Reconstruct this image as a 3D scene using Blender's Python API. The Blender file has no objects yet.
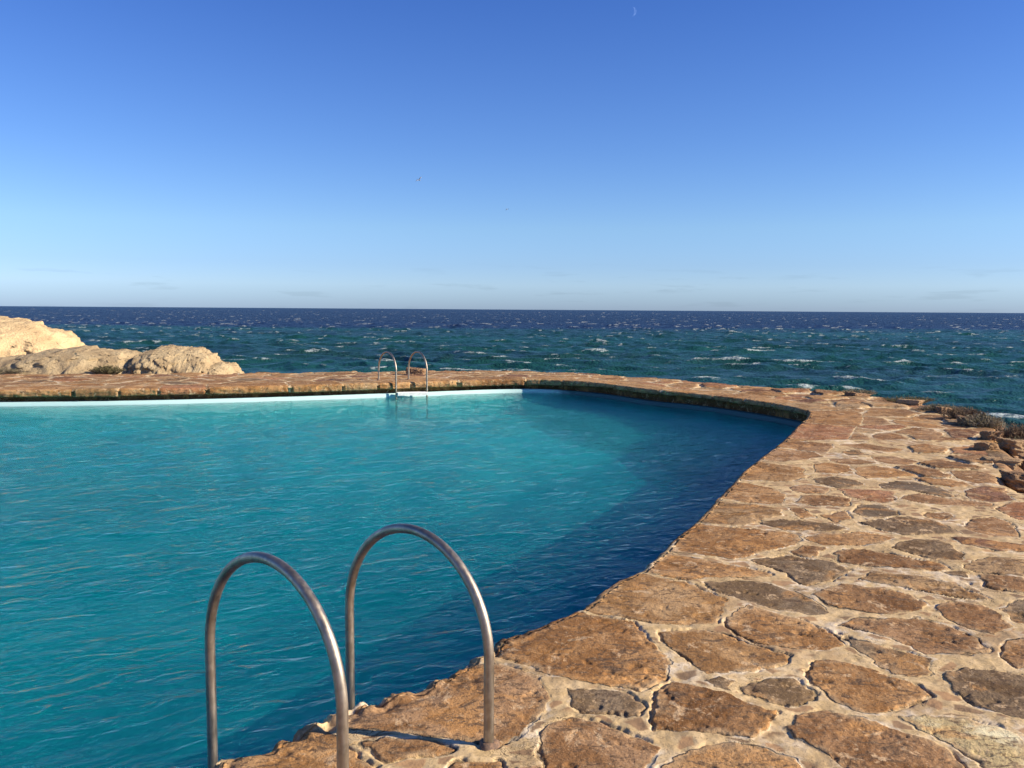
import bpy, math, random
import numpy as np
from mathutils import Vector, noise as mnoise

# ------------------------------------------------------------------ camera, sky, sun, exposure
sc = bpy.context.scene
COL = sc.collection
R = math.radians
SUN_EL, SUN_AZ = 26.0, 100.4          # azimuth clockwise from +Y
cam_d = bpy.data.cameras.new("camera"); cam = bpy.data.objects.new("camera", cam_d); COL.objects.link(cam)
cam_d.sensor_width = 36.0; cam_d.lens = 857.0/1024*36; cam_d.clip_start = .05; cam_d.clip_end = 120000
pitch = math.atan((309.5-384)/857.0); roll = math.atan(7/1024)
fw = Vector((0, math.cos(pitch), math.sin(pitch))); up = Vector((0, -math.sin(pitch), math.cos(pitch))); rt = Vector((1, 0, 0))
r2 = rt*math.cos(roll)+up*math.sin(roll); u2 = up*math.cos(roll)-rt*math.sin(roll)
from mathutils import Matrix
m = Matrix((r2, u2, -fw)).transposed().to_4x4(); m.translation = Vector((0, 0, 1.6)); cam.matrix_world = m
sc.camera = cam
world = bpy.data.worlds.new("World"); sc.world = world; world.use_nodes = True
wn = world.node_tree.nodes; wl = world.node_tree.links
bg = wn["Background"]; bg.inputs[1].default_value = 0.0925
sky = wn.new("ShaderNodeTexSky"); sky.sky_type = 'NISHITA'; sky.sun_disc = False
sky.sun_elevation = R(SUN_EL); sky.sun_rotation = R(SUN_AZ); sky.altitude = 0; sky.air_density = 1.0; sky.dust_density = 0.25; sky.ozone_density = 2.5
# clear, very blue air after a strong wind: colour of the sky by elevation, with a thin bank of haze and wisps low over the sea
tc = wn.new("ShaderNodeTexCoord"); sx = wn.new("ShaderNodeSeparateXYZ"); wl.new(tc.outputs['Generated'], sx.inputs[0])
cr = wn.new("ShaderNodeValToRGB"); wl.new(sx.outputs[2], cr.inputs[0]); el = cr.color_ramp.elements
SKY = [(0, (.36, .52, 1.0)), (.011, (.40, .57, 1.03)), (.028, (.48, .64, 1.06)), (.05, (.46, .61, .99)), (.092, (.50, .65, .93)), (.18, (.40, .57, .92)), (.33, (.28, .46, .89)), (.6, (.18, .29, .58))]
while len(el) < len(SKY): el.new(.5)
for e_, (p_, c_) in zip(el, SKY): e_.position = p_; e_.color = (*c_, 1)
mul = wn.new("ShaderNodeVectorMath"); mul.operation = 'MULTIPLY'; wl.new(sky.outputs[0], mul.inputs[0]); wl.new(cr.outputs[0], mul.inputs[1])
sc2 = wn.new("ShaderNodeVectorMath"); sc2.operation = 'SCALE'; wl.new(mul.outputs[0], sc2.inputs[0])
mp = wn.new("ShaderNodeMapping"); mp.inputs['Scale'].default_value = (14, 14, 130); wl.new(tc.outputs['Generated'], mp.inputs[0])
cn = wn.new("ShaderNodeTexNoise"); cn.inputs['Scale'].default_value = 1.0; cn.inputs['Detail'].default_value = 5; wl.new(mp.outputs[0], cn.inputs['Vector'])
cm = wn.new("ShaderNodeMapRange"); cm.interpolation_type = 'SMOOTHSTEP'; wl.new(cn.outputs['Fac'], cm.inputs[0])
for k_, v_ in zip((1, 2, 3, 4), (.56, .70, 0, 1)): cm.inputs[k_].default_value = v_
lo = wn.new("ShaderNodeValToRGB"); wl.new(sx.outputs[2], lo.inputs[0]); e2 = lo.color_ramp.elements
for p_ in (.5, .6): e2.new(p_)
for e_, (p_, v_) in zip(e2, [(0, .5), (.012, .8), (.030, 1.0), (.055, 0)]): e_.position = p_; e_.color = (v_, v_, v_, 1)
mm = wn.new("ShaderNodeMath"); mm.operation = 'MULTIPLY'; wl.new(cm.outputs[0], mm.inputs[0]); wl.new(lo.outputs[0], mm.inputs[1])
m3 = wn.new("ShaderNodeMath"); m3.operation = 'MULTIPLY_ADD'; wl.new(mm.outputs[0], m3.inputs[0]); m3.inputs[1].default_value = -.12; m3.inputs[2].default_value = 1.22
wl.new(m3.outputs[0], sc2.inputs['Scale']); wl.new(sc2.outputs[0], bg.inputs[0])
sun_d = bpy.data.lights.new("sun", 'SUN'); sun_d.energy = 5.0; sun_d.angle = R(.53); sun_d.color = (1.0, .875, .69)
sun = bpy.data.objects.new("sun", sun_d); COL.objects.link(sun)
sdir = Vector((math.sin(R(SUN_AZ))*math.cos(R(SUN_EL)), math.cos(R(SUN_AZ))*math.cos(R(SUN_EL)), math.sin(R(SUN_EL))))
sun.rotation_euler = sdir.to_track_quat('Z', 'Y').to_euler(); sun.location = sdir*60
sc.view_settings.view_transform = 'Standard'; sc.view_settings.look = 'None'; sc.view_settings.gamma = 1.0
sc.view_settings.use_curve_mapping = False; sc.view_settings.exposure = 0.66
sc.cycles.use_denoising = True
sc.cycles.max_bounces = 6; sc.cycles.transparent_max_bounces = 16; sc.cycles.volume_bounces = 1
sc.cycles.caustics_reflective = False; sc.cycles.caustics_refractive = True; sc.cycles.sample_clamp_indirect = 5.0
rng = np.random.default_rng(7); random.seed(7)
WATER_Z = -0.32; SEA_Z = -5.0

# ------------------------------------------------------------------ helpers
def _h(ix, iy, seed):
    n = (ix.astype(np.int64)*374761393 + iy.astype(np.int64)*668265263 + seed*982451653) & 0xffffffff
    n = ((n ^ (n >> 13))*1274126177) & 0xffffffff
    n = n ^ (n >> 16)
    return (n & 0xffff)/65535.0
def vn(x, y, seed=0):
    ix = np.floor(x); iy = np.floor(y); fx = x-ix; fy = y-iy
    fx = fx*fx*fx*(fx*(fx*6-15)+10); fy = fy*fy*fy*(fy*(fy*6-15)+10)
    a = _h(ix, iy, seed); b = _h(ix+1, iy, seed); c = _h(ix, iy+1, seed); d = _h(ix+1, iy+1, seed)
    return (a*(1-fx)+b*fx)*(1-fy)+(c*(1-fx)+d*fx)*fy
def fbm(x, y, oct=4, seed=0, gain=.5):
    s = 0; a = 1.0; t = 0
    for k in range(oct):
        s = s+a*(vn(x*2.03**k+17.3*k, y*2.03**k-9.1*k, seed+k)*2-1); t += a; a *= gain
    return s/t
def ss(a, b, x):
    t = np.clip((x-a)/(b-a), 0, 1); return t*t*(3-2*t)
def mesh_np(name, V, F, mat, parent=None, smooth=True, attrs=None):
    """V (n,3), F (m,4) or (m,3) ints"""
    V = np.asarray(V, dtype=np.float32); F = np.asarray(F, dtype=np.int32)
    me = bpy.data.meshes.new(name); k = F.shape[1]
    me.vertices.add(len(V)); me.vertices.foreach_set('co', V.ravel())
    me.loops.add(F.size); me.loops.foreach_set('vertex_index', F.ravel())
    me.polygons.add(len(F)); me.polygons.foreach_set('loop_start', np.arange(0, F.size, k, dtype=np.int32))
    me.polygons.foreach_set('loop_total', np.full(len(F), k, dtype=np.int32))
    me.polygons.foreach_set('use_smooth', np.full(len(F), smooth, dtype=bool))
    me.update(calc_edges=True)
    for an, (ty, data) in (attrs or {}).items():
        at = me.attributes.new(an, ty, 'POINT')
        at.data.foreach_set('color' if ty == 'FLOAT_COLOR' else 'value', np.asarray(data, dtype=np.float32).ravel())
    me.materials.append(mat)
    o = bpy.data.objects.new(name, me); COL.objects.link(o)
    if parent: o.parent = parent
    return o
def grid_faces(nr, nc, keep=None, closed=False):
    i = np.arange(nr*nc).reshape(nr, nc)
    F = np.stack([i[:-1, :-1], i[:-1, 1:], i[1:, 1:], i[1:, :-1]], -1).reshape(-1, 4)
    if closed:
        G = np.stack([i[:-1, -1], i[:-1, 0], i[1:, 0], i[1:, -1]], -1).reshape(-1, 4); F = np.concatenate([F, G])
    if keep is not None: F = F[keep[F].all(1)]
    return F
def compact(V, F, *arrs):
    used = np.zeros(len(V), bool); used[F.ravel()] = True
    mp = np.cumsum(used)-1
    return (V[used], mp[F])+tuple(a[used] for a in arrs)
def tag(o, label=None, cat=None, group=None, kind=None):
    for k, v in (('label', label), ('category', cat), ('group', group), ('kind', kind)):
        if v: o[k] = v
    return o
def empty(name, loc=(0, 0, 0), rz=0):
    o = bpy.data.objects.new(name, None); COL.objects.link(o); o.location = loc; o.rotation_euler = (0, 0, rz); o.empty_display_size = .2
    return o
class NT:
    """small node-graph writer"""
    def __init__(s, name):
        s.m = bpy.data.materials.new(name); s.m.use_nodes = True; s.t = s.m.node_tree; s.n = s.t.nodes; s.n.clear()
        s.out = s.n.new('ShaderNodeOutputMaterial')
    def add(s, ty, ins=None, **kw):
        nd = s.n.new(ty)
        for k, v in kw.items(): setattr(nd, k, v)
        for k, v in (ins or {}).items():
            if isinstance(v, bpy.types.NodeSocket): s.t.links.new(v, nd.inputs[k])
            else: nd.inputs[k].default_value = v
        return nd
    def noise(s, scale, detail=4, vec=None, rough=.55, dist=0):
        i = {'Scale': scale, 'Detail': detail, 'Roughness': rough, 'Distortion': dist}
        if vec is not None: i['Vector'] = vec
        return s.add('ShaderNodeTexNoise', i).outputs['Fac']
    def ramp(s, fac, stops):
        nd = s.add('ShaderNodeValToRGB', {'Fac': fac}); e = nd.color_ramp.elements
        while len(e) < len(stops): e.new(.5)
        for q, (p, c) in zip(e, stops):
            q.position = p; q.color = c if len(c) == 4 else (*c, 1)
        return nd.outputs['Color']
    def mix(s, fac, a, b, mode='MIX'):
        nd = s.n.new('ShaderNodeMix'); nd.data_type = 'RGBA'; nd.blend_type = mode
        for k, v in ((0, fac), (6, a), (7, b)):
            if isinstance(v, bpy.types.NodeSocket): s.t.links.new(v, nd.inputs[k])
            else: nd.inputs[k].default_value = v if (k == 0 or len(v) == 4) else (*v, 1)
        return nd.outputs[2]
    def math(s, op, a, b=0.0, c=None, clamp=False):
        nd = s.n.new('ShaderNodeMath'); nd.operation = op; nd.use_clamp = clamp
        for k, v in enumerate((a, b, c)):
            if v is None: continue
            if isinstance(v, bpy.types.NodeSocket): s.t.links.new(v, nd.inputs[k])
            else: nd.inputs[k].default_value = v
        return nd.outputs[0]
    def rng(s, v, a, b, c=0.0, d=1.0):
        return s.add('ShaderNodeMapRange', {'Value': v, 'From Min': a, 'From Max': b, 'To Min': c, 'To Max': d}, interpolation_type='SMOOTHSTEP').outputs[0]
    def attr(s, name, out='Fac'):
        return s.add('ShaderNodeAttribute', attribute_name=name).outputs[out]
    def pos(s): return s.add('ShaderNodeNewGeometry').outputs['Position']
    def mapped(s, vec, scale, rot=(0, 0, 0)):
        return s.add('ShaderNodeMapping', {'Vector': vec, 'Scale': scale, 'Rotation': rot}).outputs[0]
    def bump(s, h, strength, dist, normal=None):
        i = {'Height': h, 'Strength': strength, 'Distance': dist}
        if normal is not None: i['Normal'] = normal
        return s.add('ShaderNodeBump', i).outputs[0]
    def surf(s, sh): s.t.links.new(sh, s.out.inputs['Surface']); return s.m
    def bsdf(s, **kw):
        return s.add('ShaderNodeBsdfPrincipled', {k.replace('_', ' '): v for k, v in kw.items()}).outputs[0]

# ------------------------------------------------------------------ plan of the pool and the terrace (metres, measured)
INNER = [(-1.30,2.62),(-1.08,2.90),(-.91,3.11),(-.72,3.28),(-.46,3.48),(-.31,3.65),(-.2,3.80),(-.05,4.04),(.14,4.25),(.38,4.53),(.56,4.85),(.89,5.35),(1.15,5.9),(1.47,6.56),
 (1.86,7.45),(2.36,8.56),(3.14,10.12),(3.62,11.1),(4.11,12.14),(4.45,12.85),(4.66,13.35),(4.78,13.75),(4.74,14.15),(4.60,14.6),(4.35,15.2),(3.93,16.0),(3.4,16.75),(2.79,17.35),(2.05,18.6),(1.45,19.3),(.75,19.75),
 (-.2,19.7),(-1.4,19.15),(-2.65,18.55),(-5.11,17.5),(-7.43,16.75),(-9.79,16.31),(-13,15.8),(-16.5,14.2),(-18.3,10.5),(-17.6,6.5),(-14.5,3.2),(-10,1.0),(-6,.35),(-3.4,.75),(-2.1,1.65)]
OUTER = [(-34,20.5),(-18,20.3),(-12,20.2),(-9,20.6),(-6.2,21.0),(-2.9,22.0),(-.3,22.3),(1.2,21.9),(2.9,20.9),(5.2,18.0),(6.6,16.7),(7.15,15.6),(7.1,13.4),(6.6,11.7),(6.0,10.6),(5.5,9.6),
 (4.95,8.6),(4.6,7.9),(4.75,7.2),(5.6,6.6),(8,5.6),(12,4),(15,-2),(14,-14),(-34,-14)]
def catmull(P, n=8):
    P = np.array(P, float); N = len(P); out = []
    for i in range(N):
        a, b, c, d = P[i-1], P[i], P[(i+1) % N], P[(i+2) % N]
        for t in np.arange(n)/n:
            out.append(.5*((2*b)+(c-a)*t+(2*a-5*b+4*c-d)*t*t+(3*b-a-3*c+d)*t**3))
    return np.array(out)
POOL = catmull(INNER, 8)
def resample(P, ds_fn):
    Q = np.vstack([P, P[:1]]); seg = np.linalg.norm(np.diff(Q, axis=0), axis=1); L = np.concatenate([[0], np.cumsum(seg)])
    s = 0; out = []
    while s < L[-1]:
        p = np.array([np.interp(s, L, Q[:, 0]), np.interp(s, L, Q[:, 1])]); out.append((p[0], p[1], s)); s += ds_fn(p)
    return np.array(out), L[-1]
def inside(px, py, poly):
    r = np.zeros(px.shape, bool); n = len(poly)
    for i in range(n):
        x0, y0 = poly[i]; x1, y1 = poly[(i+1) % n]
        if y0 == y1: continue
        c = ((y0 > py) != (y1 > py)) & (px < (x1-x0)*(py-y0)/(y1-y0)+x0); r ^= c
    return r
def pdist(px, py, poly, cap=None):
    """distance to a closed polyline and arc length of the nearest point"""
    d = np.full(px.shape, 1e9); s = np.zeros(px.shape); n = len(poly); L = 0
    for i in range(n):
        x0, y0 = poly[i]; x1, y1 = poly[(i+1) % n]; ex, ey = x1-x0, y1-y0; l2 = ex*ex+ey*ey+1e-12; l = math.sqrt(l2)
        t = np.clip(((px-x0)*ex+(py-y0)*ey)/l2, 0, 1); dd = (px-x0-t*ex)**2+(py-y0-t*ey)**2
        k = dd < d; d = np.where(k, dd, d); s = np.where(k, L+t*l, s); L += l
    return np.sqrt(d), s
POOL_C = POOL[::2]
OUT_C = catmull(OUTER, 3)
TRACED = [(.2,4.2),(.44,4.63),(.89,5.35),(1.47,6.56),(2.36,8.56),(3.24,10.43),(3.98,10.63),(5.9,10.7),(5.2,9.2),(4.7,7.8),(4.4,7.2),(2.3,2.85),(1.9,2.55),(-1.5,2.55)]
PAL = {'o': (.465,.265,.125), 'O': (.45,.272,.135), 'b': (.33,.185,.092), 'p': (.38,.220,.118), 'g': (.22,.155,.100), 'd': (.150,.108,.072),
       'y': (.43,.285,.160), 'w': (.80,.62,.42), 'm': (.22,.105,.066), 'r': (.42,.205,.110)}
PAL = {k_: tuple(min(.8, q*f) for q, f in zip(v, (1.13, 1.16, 1.10))) for k_, v in PAL.items()}
STONES=[
('o',[(-1.111,2.808),(-1.082,2.870),(-1.046,2.916),(-0.991,2.995),(-0.912,3.069),(-0.847,3.142),(-0.785,3.161),(-0.671,3.120),(-0.599,3.092),(-0.546,3.001),(-0.481,2.881),(-0.446,2.666),(-1.087,2.659)]),
('p',[(-0.647,3.314),(-0.562,3.404),(-0.475,3.451),(-0.357,3.525),(-0.298,3.575),(-0.242,3.705),(-0.202,3.802),(-0.075,3.762),(0.060,3.684),(0.141,3.607),(0.124,3.261),(0.033,3.082),(-0.041,3.025),(-0.107,3.070),(-0.296,3.096),(-0.492,3.151),(-0.620,3.169)]),
('b',[(-0.557,3.064),(-0.447,3.075),(-0.313,3.049),(-0.199,3.005),(-0.303,2.951),(-0.424,2.915),(-0.479,2.923)]),
('o',[(-0.236,2.835),(-0.190,2.918),(-0.030,2.929),(0.040,2.823),(-0.010,2.672),(-0.174,2.670)]),
('o',[(-0.080,3.996),(0.016,4.093),(0.104,4.211),(0.299,4.487),(0.453,4.414),(0.644,4.273),(0.686,3.979),(0.711,3.721),(0.681,3.616),(0.534,3.502),(0.350,3.573),(0.202,3.634),(0.083,3.724),(-0.042,3.847)]),
('O',[(0.383,4.528),(0.529,4.758),(0.694,5.036),(0.830,5.137),(0.991,5.018),(1.145,4.749),(1.207,4.625),(1.060,4.316),(0.979,4.279),(0.776,4.293),(0.626,4.326),(0.455,4.433)]),
('g',[(0.248,3.498),(0.363,3.488),(0.484,3.443),(0.528,3.353),(0.503,3.288),(0.384,3.297),(0.283,3.274),(0.248,3.349)]),
('p',[(0.128,3.102),(0.180,3.201),(0.251,3.242),(0.338,3.233),(0.408,3.164),(0.512,3.088),(0.537,3.015),(0.476,2.861),(0.399,2.677),(0.153,2.674),(0.130,2.922)]),
('b',[(0.591,3.491),(0.700,3.566),(0.816,3.507),(0.933,3.427),(1.062,3.307),(1.002,3.172),(0.891,3.084),(0.761,3.130),(0.560,3.176)]),
('O',[(0.747,4.155),(0.905,4.191),(1.069,4.144),(1.186,3.987),(1.297,3.885),(1.242,3.784),(1.120,3.714),(0.866,3.631),(0.796,3.777),(0.748,3.949)]),
('o',[(1.099,4.317),(1.296,4.566),(1.391,4.470),(1.516,4.325),(1.633,4.122),(1.633,4.026),(1.514,3.932),(1.376,3.945),(1.256,4.019),(1.119,4.145)]),
('g',[(1.135,4.951),(1.365,4.979),(1.537,4.959),(1.648,4.760),(1.696,4.574),(1.701,4.457),(1.613,4.418),(1.457,4.510),(1.282,4.667),(1.196,4.772)]),
('g',[(0.851,3.568),(0.936,3.607),(0.995,3.583),(0.941,3.497),(0.872,3.520)]),
('g',[(0.995,3.522),(1.129,3.598),(1.243,3.612),(1.291,3.502),(1.252,3.420),(1.127,3.351),(1.055,3.417),(0.995,3.462)]),
('o',[(0.538,2.881),(0.658,2.999),(0.795,3.037),(0.938,3.020),(1.002,2.934),(1.040,2.788),(0.504,2.736)]),
('o',[(1.320,3.704),(1.376,3.800),(1.473,3.816),(1.612,3.736),(1.713,3.658),(1.765,3.583),(1.783,3.486),(1.645,3.392),(1.563,3.346),(1.469,3.291),(1.411,3.323),(1.354,3.410),(1.304,3.563)]),
('p',[(1.081,3.173),(1.134,3.276),(1.256,3.310),(1.390,3.269),(1.458,3.199),(1.558,3.103),(1.606,2.976),(1.590,2.859),(1.287,2.746),(1.201,2.889),(1.128,3.005),(1.075,3.096)]),
('b',[(1.729,4.719),(1.964,4.945),(2.105,4.857),(2.249,4.729),(2.303,4.606),(2.200,4.505),(2.047,4.464),(1.833,4.498),(1.740,4.575)]),
('p',[(1.701,4.293),(1.815,4.385),(2.014,4.389),(2.151,4.373),(2.242,4.268),(2.298,4.134),(2.286,3.976),(2.110,3.913),(1.967,3.911),(1.921,4.016),(1.853,4.109),(1.751,4.224)]),
('d',[(1.623,4.188),(1.691,4.074),(1.786,3.982),(1.886,3.939),(1.955,3.838),(1.889,3.713),(1.763,3.672),(1.669,3.737),(1.665,3.891),(1.648,4.026)]),
('p',[(2.339,4.567),(2.491,4.651),(2.596,4.612),(2.640,4.495),(2.566,4.274),(2.427,4.186),(2.320,4.269),(2.283,4.375)]),
('g',[(1.952,3.662),(2.067,3.743),(2.180,3.745),(2.297,3.693),(2.311,3.591),(2.126,3.290),(1.985,3.288),(1.922,3.374),(1.902,3.512)]),
('w',[(1.554,3.282),(1.669,3.294),(1.799,3.275),(1.879,3.204),(1.928,3.108),(1.857,2.911),(1.704,2.893),(1.652,2.994),(1.605,3.122)]),
('b',[(2.295,3.887),(2.505,4.105),(2.610,4.075),(2.426,3.776),(2.319,3.788)]),
('g',[(2.648,4.534),(2.830,4.657),(2.940,4.701),(2.730,4.312),(2.625,4.310)]),
('g',[(1.547,5.454),(1.683,5.500),(1.852,5.569),(2.014,5.465),(2.081,5.383),(2.092,5.224),(1.928,5.034),(1.757,4.931),(1.723,4.994),(1.703,5.177),(1.645,5.293)]),
('y',[(2.107,5.043),(2.246,5.195),(2.442,5.148),(2.586,5.005),(2.683,4.825),(2.710,4.717),(2.546,4.757),(2.369,4.863),(2.188,4.950)]),
('b',[(2.696,5.104),(3.000,5.211),(3.175,5.115),(3.021,4.788),(2.854,4.873),(2.769,4.986)]),
('o',[(0.805,5.138),(1.044,5.571),(1.204,5.446),(1.417,5.327),(1.562,5.212),(1.592,5.118),(1.416,5.059),(1.234,5.055),(1.044,5.015),(0.893,5.047)]),
('o',[(1.065,5.616),(1.183,5.901),(1.350,6.327),(1.435,6.330),(1.648,6.224),(1.828,6.175),(1.977,6.126),(2.080,6.024),(1.995,5.848),(1.768,5.702),(1.608,5.585),(1.454,5.473),(1.297,5.534)]),
('y',[(1.403,6.444),(1.715,7.166),(1.873,7.100),(2.034,7.000),(2.170,6.837),(2.140,6.645),(1.909,6.458),(1.746,6.282),(1.563,6.333)]),
('o',[(1.765,7.314),(2.056,8.020),(2.193,7.936),(2.378,7.728),(2.397,7.410),(2.292,7.077),(2.085,7.071),(1.923,7.172)]),
('O',[(2.091,8.157),(2.378,8.764),(2.590,9.103),(2.725,8.885),(2.971,8.680),(2.892,8.279),(2.635,7.995),(2.433,8.033),(2.230,8.071)]),
('p',[(2.656,9.341),(3.039,10.002),(3.241,9.874),(3.482,9.752),(3.498,9.497),(3.181,9.184),(2.857,9.057),(2.688,9.165)]),
('p',[(3.083,10.073),(3.382,10.600),(3.661,10.460),(3.897,10.322),(3.635,9.758),(3.374,9.880)]),
('g',[(1.884,6.370),(2.092,6.492),(2.286,6.468),(2.461,6.358),(2.489,6.247),(2.318,6.161),(2.124,6.156),(1.975,6.206)]),
('o',[(2.081,5.974),(2.331,6.109),(2.549,6.141),(2.717,5.965),(2.547,5.814),(2.341,5.786),(2.154,5.805)]),
('b',[(1.874,5.636),(2.031,5.802),(2.136,5.734),(2.028,5.573),(1.903,5.570)]),
('o',[(3.164,8.901),(3.435,9.079),(3.524,8.915),(3.457,8.595),(3.207,8.387),(3.054,8.480)]),
('g',[(2.916,8.140),(3.123,8.240),(3.282,8.062),(3.282,7.843),(2.985,7.749),(2.875,7.872)]),
('p',[(2.547,7.776),(2.733,7.867),(2.898,7.746),(2.792,7.500),(2.606,7.494),(2.515,7.570)]),
('b',[(2.399,7.116),(2.563,7.415),(2.820,7.423),(2.937,7.277),(2.792,6.989),(2.525,6.981)]),
('b',[(2.271,6.939),(2.377,6.909),(2.376,6.560),(2.259,6.557),(2.231,6.742)]),
('d',[(2.735,6.788),(2.921,7.061),(3.081,7.032),(3.117,6.799),(3.075,6.672),(2.914,6.575),(2.764,6.601)]),
('g',[(2.676,6.421),(2.918,6.515),(3.136,6.612),(3.256,6.495),(3.256,6.268),(3.257,6.133),(3.091,6.103),(2.926,6.098),(2.819,6.044),(2.724,6.199)]),
('g',[(2.603,5.722),(2.842,5.919),(3.000,5.972),(3.047,5.803),(3.005,5.575),(2.936,5.466),(2.775,5.462),(2.688,5.589)]),
('b',[(2.158,5.643),(2.278,5.691),(2.439,5.650),(2.607,5.522),(2.744,5.399),(2.757,5.259),(2.617,5.236),(2.445,5.271),(2.271,5.307),(2.135,5.385)]),
('p',[(3.399,6.327),(3.611,6.565),(3.794,6.630),(3.824,6.452),(3.731,6.172),(3.639,6.039),(3.476,6.061),(3.424,6.164)]),
('m',[(3.162,6.002),(3.311,6.006),(3.444,5.909),(3.586,5.817),(3.525,5.631),(3.296,5.693),(3.138,5.829)]),
('r',[(3.985,6.890),(4.240,7.172),(4.419,7.177),(4.080,6.518),(3.956,6.604)]),
('p',[(3.369,7.290),(3.539,7.446),(3.705,7.413),(3.795,7.267),(4.074,7.131),(3.996,6.991),(3.743,6.983),(3.478,7.078)]),
('d',[(3.431,7.891),(3.671,8.075),(3.853,8.081),(3.919,7.780),(3.886,7.381),(3.719,7.376),(3.596,7.605),(3.393,7.721)]),
('r',[(2.959,7.706),(3.219,7.674),(3.424,7.560),(3.287,7.214),(3.111,7.102),(3.009,7.279),(2.953,7.428)]),
('m',[(4.060,7.620),(4.364,7.836),(4.545,7.759),(4.299,7.246),(4.074,7.131),(3.979,7.309)]),
('o',[(3.918,8.221),(4.141,8.229),(4.303,8.052),(4.290,7.877),(4.059,7.784),(3.947,7.908)]),
('b',[(3.985,8.824),(4.209,8.886),(4.337,8.627),(4.338,8.331),(4.117,8.182),(4.023,8.368)]),
('b',[(4.454,8.632),(4.744,8.746),(4.846,8.446),(4.649,8.064),(4.424,8.012),(4.382,8.238)]),
('o',[(3.526,8.701),(3.789,8.871),(3.987,8.615),(3.967,8.366),(3.659,8.212),(3.418,8.158),(3.403,8.345)]),
('p',[(4.014,9.456),(4.298,9.530),(4.424,9.175),(4.175,8.940),(4.002,9.044),(3.975,9.215)]),
('b',[(4.356,9.115),(4.640,9.241),(4.810,9.019),(4.902,8.752),(4.665,8.743),(4.416,8.787)]),
('b',[(4.889,9.492),(5.224,9.567),(5.385,9.330),(5.157,9.033),(4.922,9.080)]),
('r',[(5.217,10.094),(5.592,10.252),(5.709,9.978),(5.370,9.449),(5.259,9.631),(5.086,9.753)]),
('o',[(4.737,10.215),(5.014,10.371),(5.159,10.023),(4.976,9.748),(4.678,9.801)]),
('b',[(3.989,10.326),(4.345,10.416),(4.639,10.001),(4.347,9.788),(4.122,9.979)]),
('d',[(3.819,9.766),(4.049,9.908),(4.024,9.581),(3.784,9.509)]),
('b',[(3.459,9.254),(3.732,9.324),(3.901,9.040),(3.612,8.918),(3.392,8.965)]),
('b',[(3.332,6.774),(3.501,6.811),(3.495,6.622),(3.344,6.527),(3.286,6.616)]),
('y',[(3.011,5.447),(3.182,5.536),(3.381,5.455),(3.144,5.060),(3.002,5.131),(2.851,5.281)]),
('g',[(2.692,5.199),(2.818,5.241),(2.919,4.984),(2.751,4.963)]),
('p',[(2.445,6.654),(2.686,6.819),(2.629,6.537),(2.485,6.444)])]
# ------------------------------------------------------------------ height and colour of the stone terrace
SEEDS = []
_r = np.random.default_rng(11)
cell = .62
for i in range(-60, 60):
    for j in range(-26, 42):
        SEEDS.append(((i+.5+_r.uniform(-.42, .42)+(j % 2)*.5)*cell*1.15, (j+.5+_r.uniform(-.4, .4))*cell))
SEEDS = np.array(SEEDS)
_keys = list('oObpgyrompbOoyr'); SEEDC = np.array([PAL[_keys[k]] for k in _r.integers(0, len(_keys), len(SEEDS))])
SEEDR = _r.uniform(0, 1, len(SEEDS))
SEEDH = _r.uniform(-1, 1, len(SEEDS))
def voronoi(x, y):
    wx = x+fbm(x*1.4, y*1.4, 2, 31)*.16; wy = y+fbm(x*1.4, y*1.4, 2, 37)*.16
    f1 = np.full(x.shape, 1e9); f2 = np.full(x.shape, 1e9); k1 = np.zeros(x.shape, int)
    j = np.floor(wy/cell).astype(int); nj = 68
    for dj in (-2, -1, 0, 1, 2):
        jj = np.clip(j+dj, -26, 41); ii = np.floor(wx/(cell*1.15)-(jj % 2)*.5).astype(int)
        for di in (-2, -1, 0, 1, 2):
            k = (np.clip(ii+di, -60, 59)+60)*nj+(jj+26)
            d = np.hypot(wx-SEEDS[k, 0], wy-SEEDS[k, 1])
            lo = d < f1; f2 = np.where(lo, f1, np.minimum(f2, d)); k1 = np.where(lo, k, k1); f1 = np.where(lo, d, f1)
    return (f2-f1)*.5-.035, k1
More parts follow.
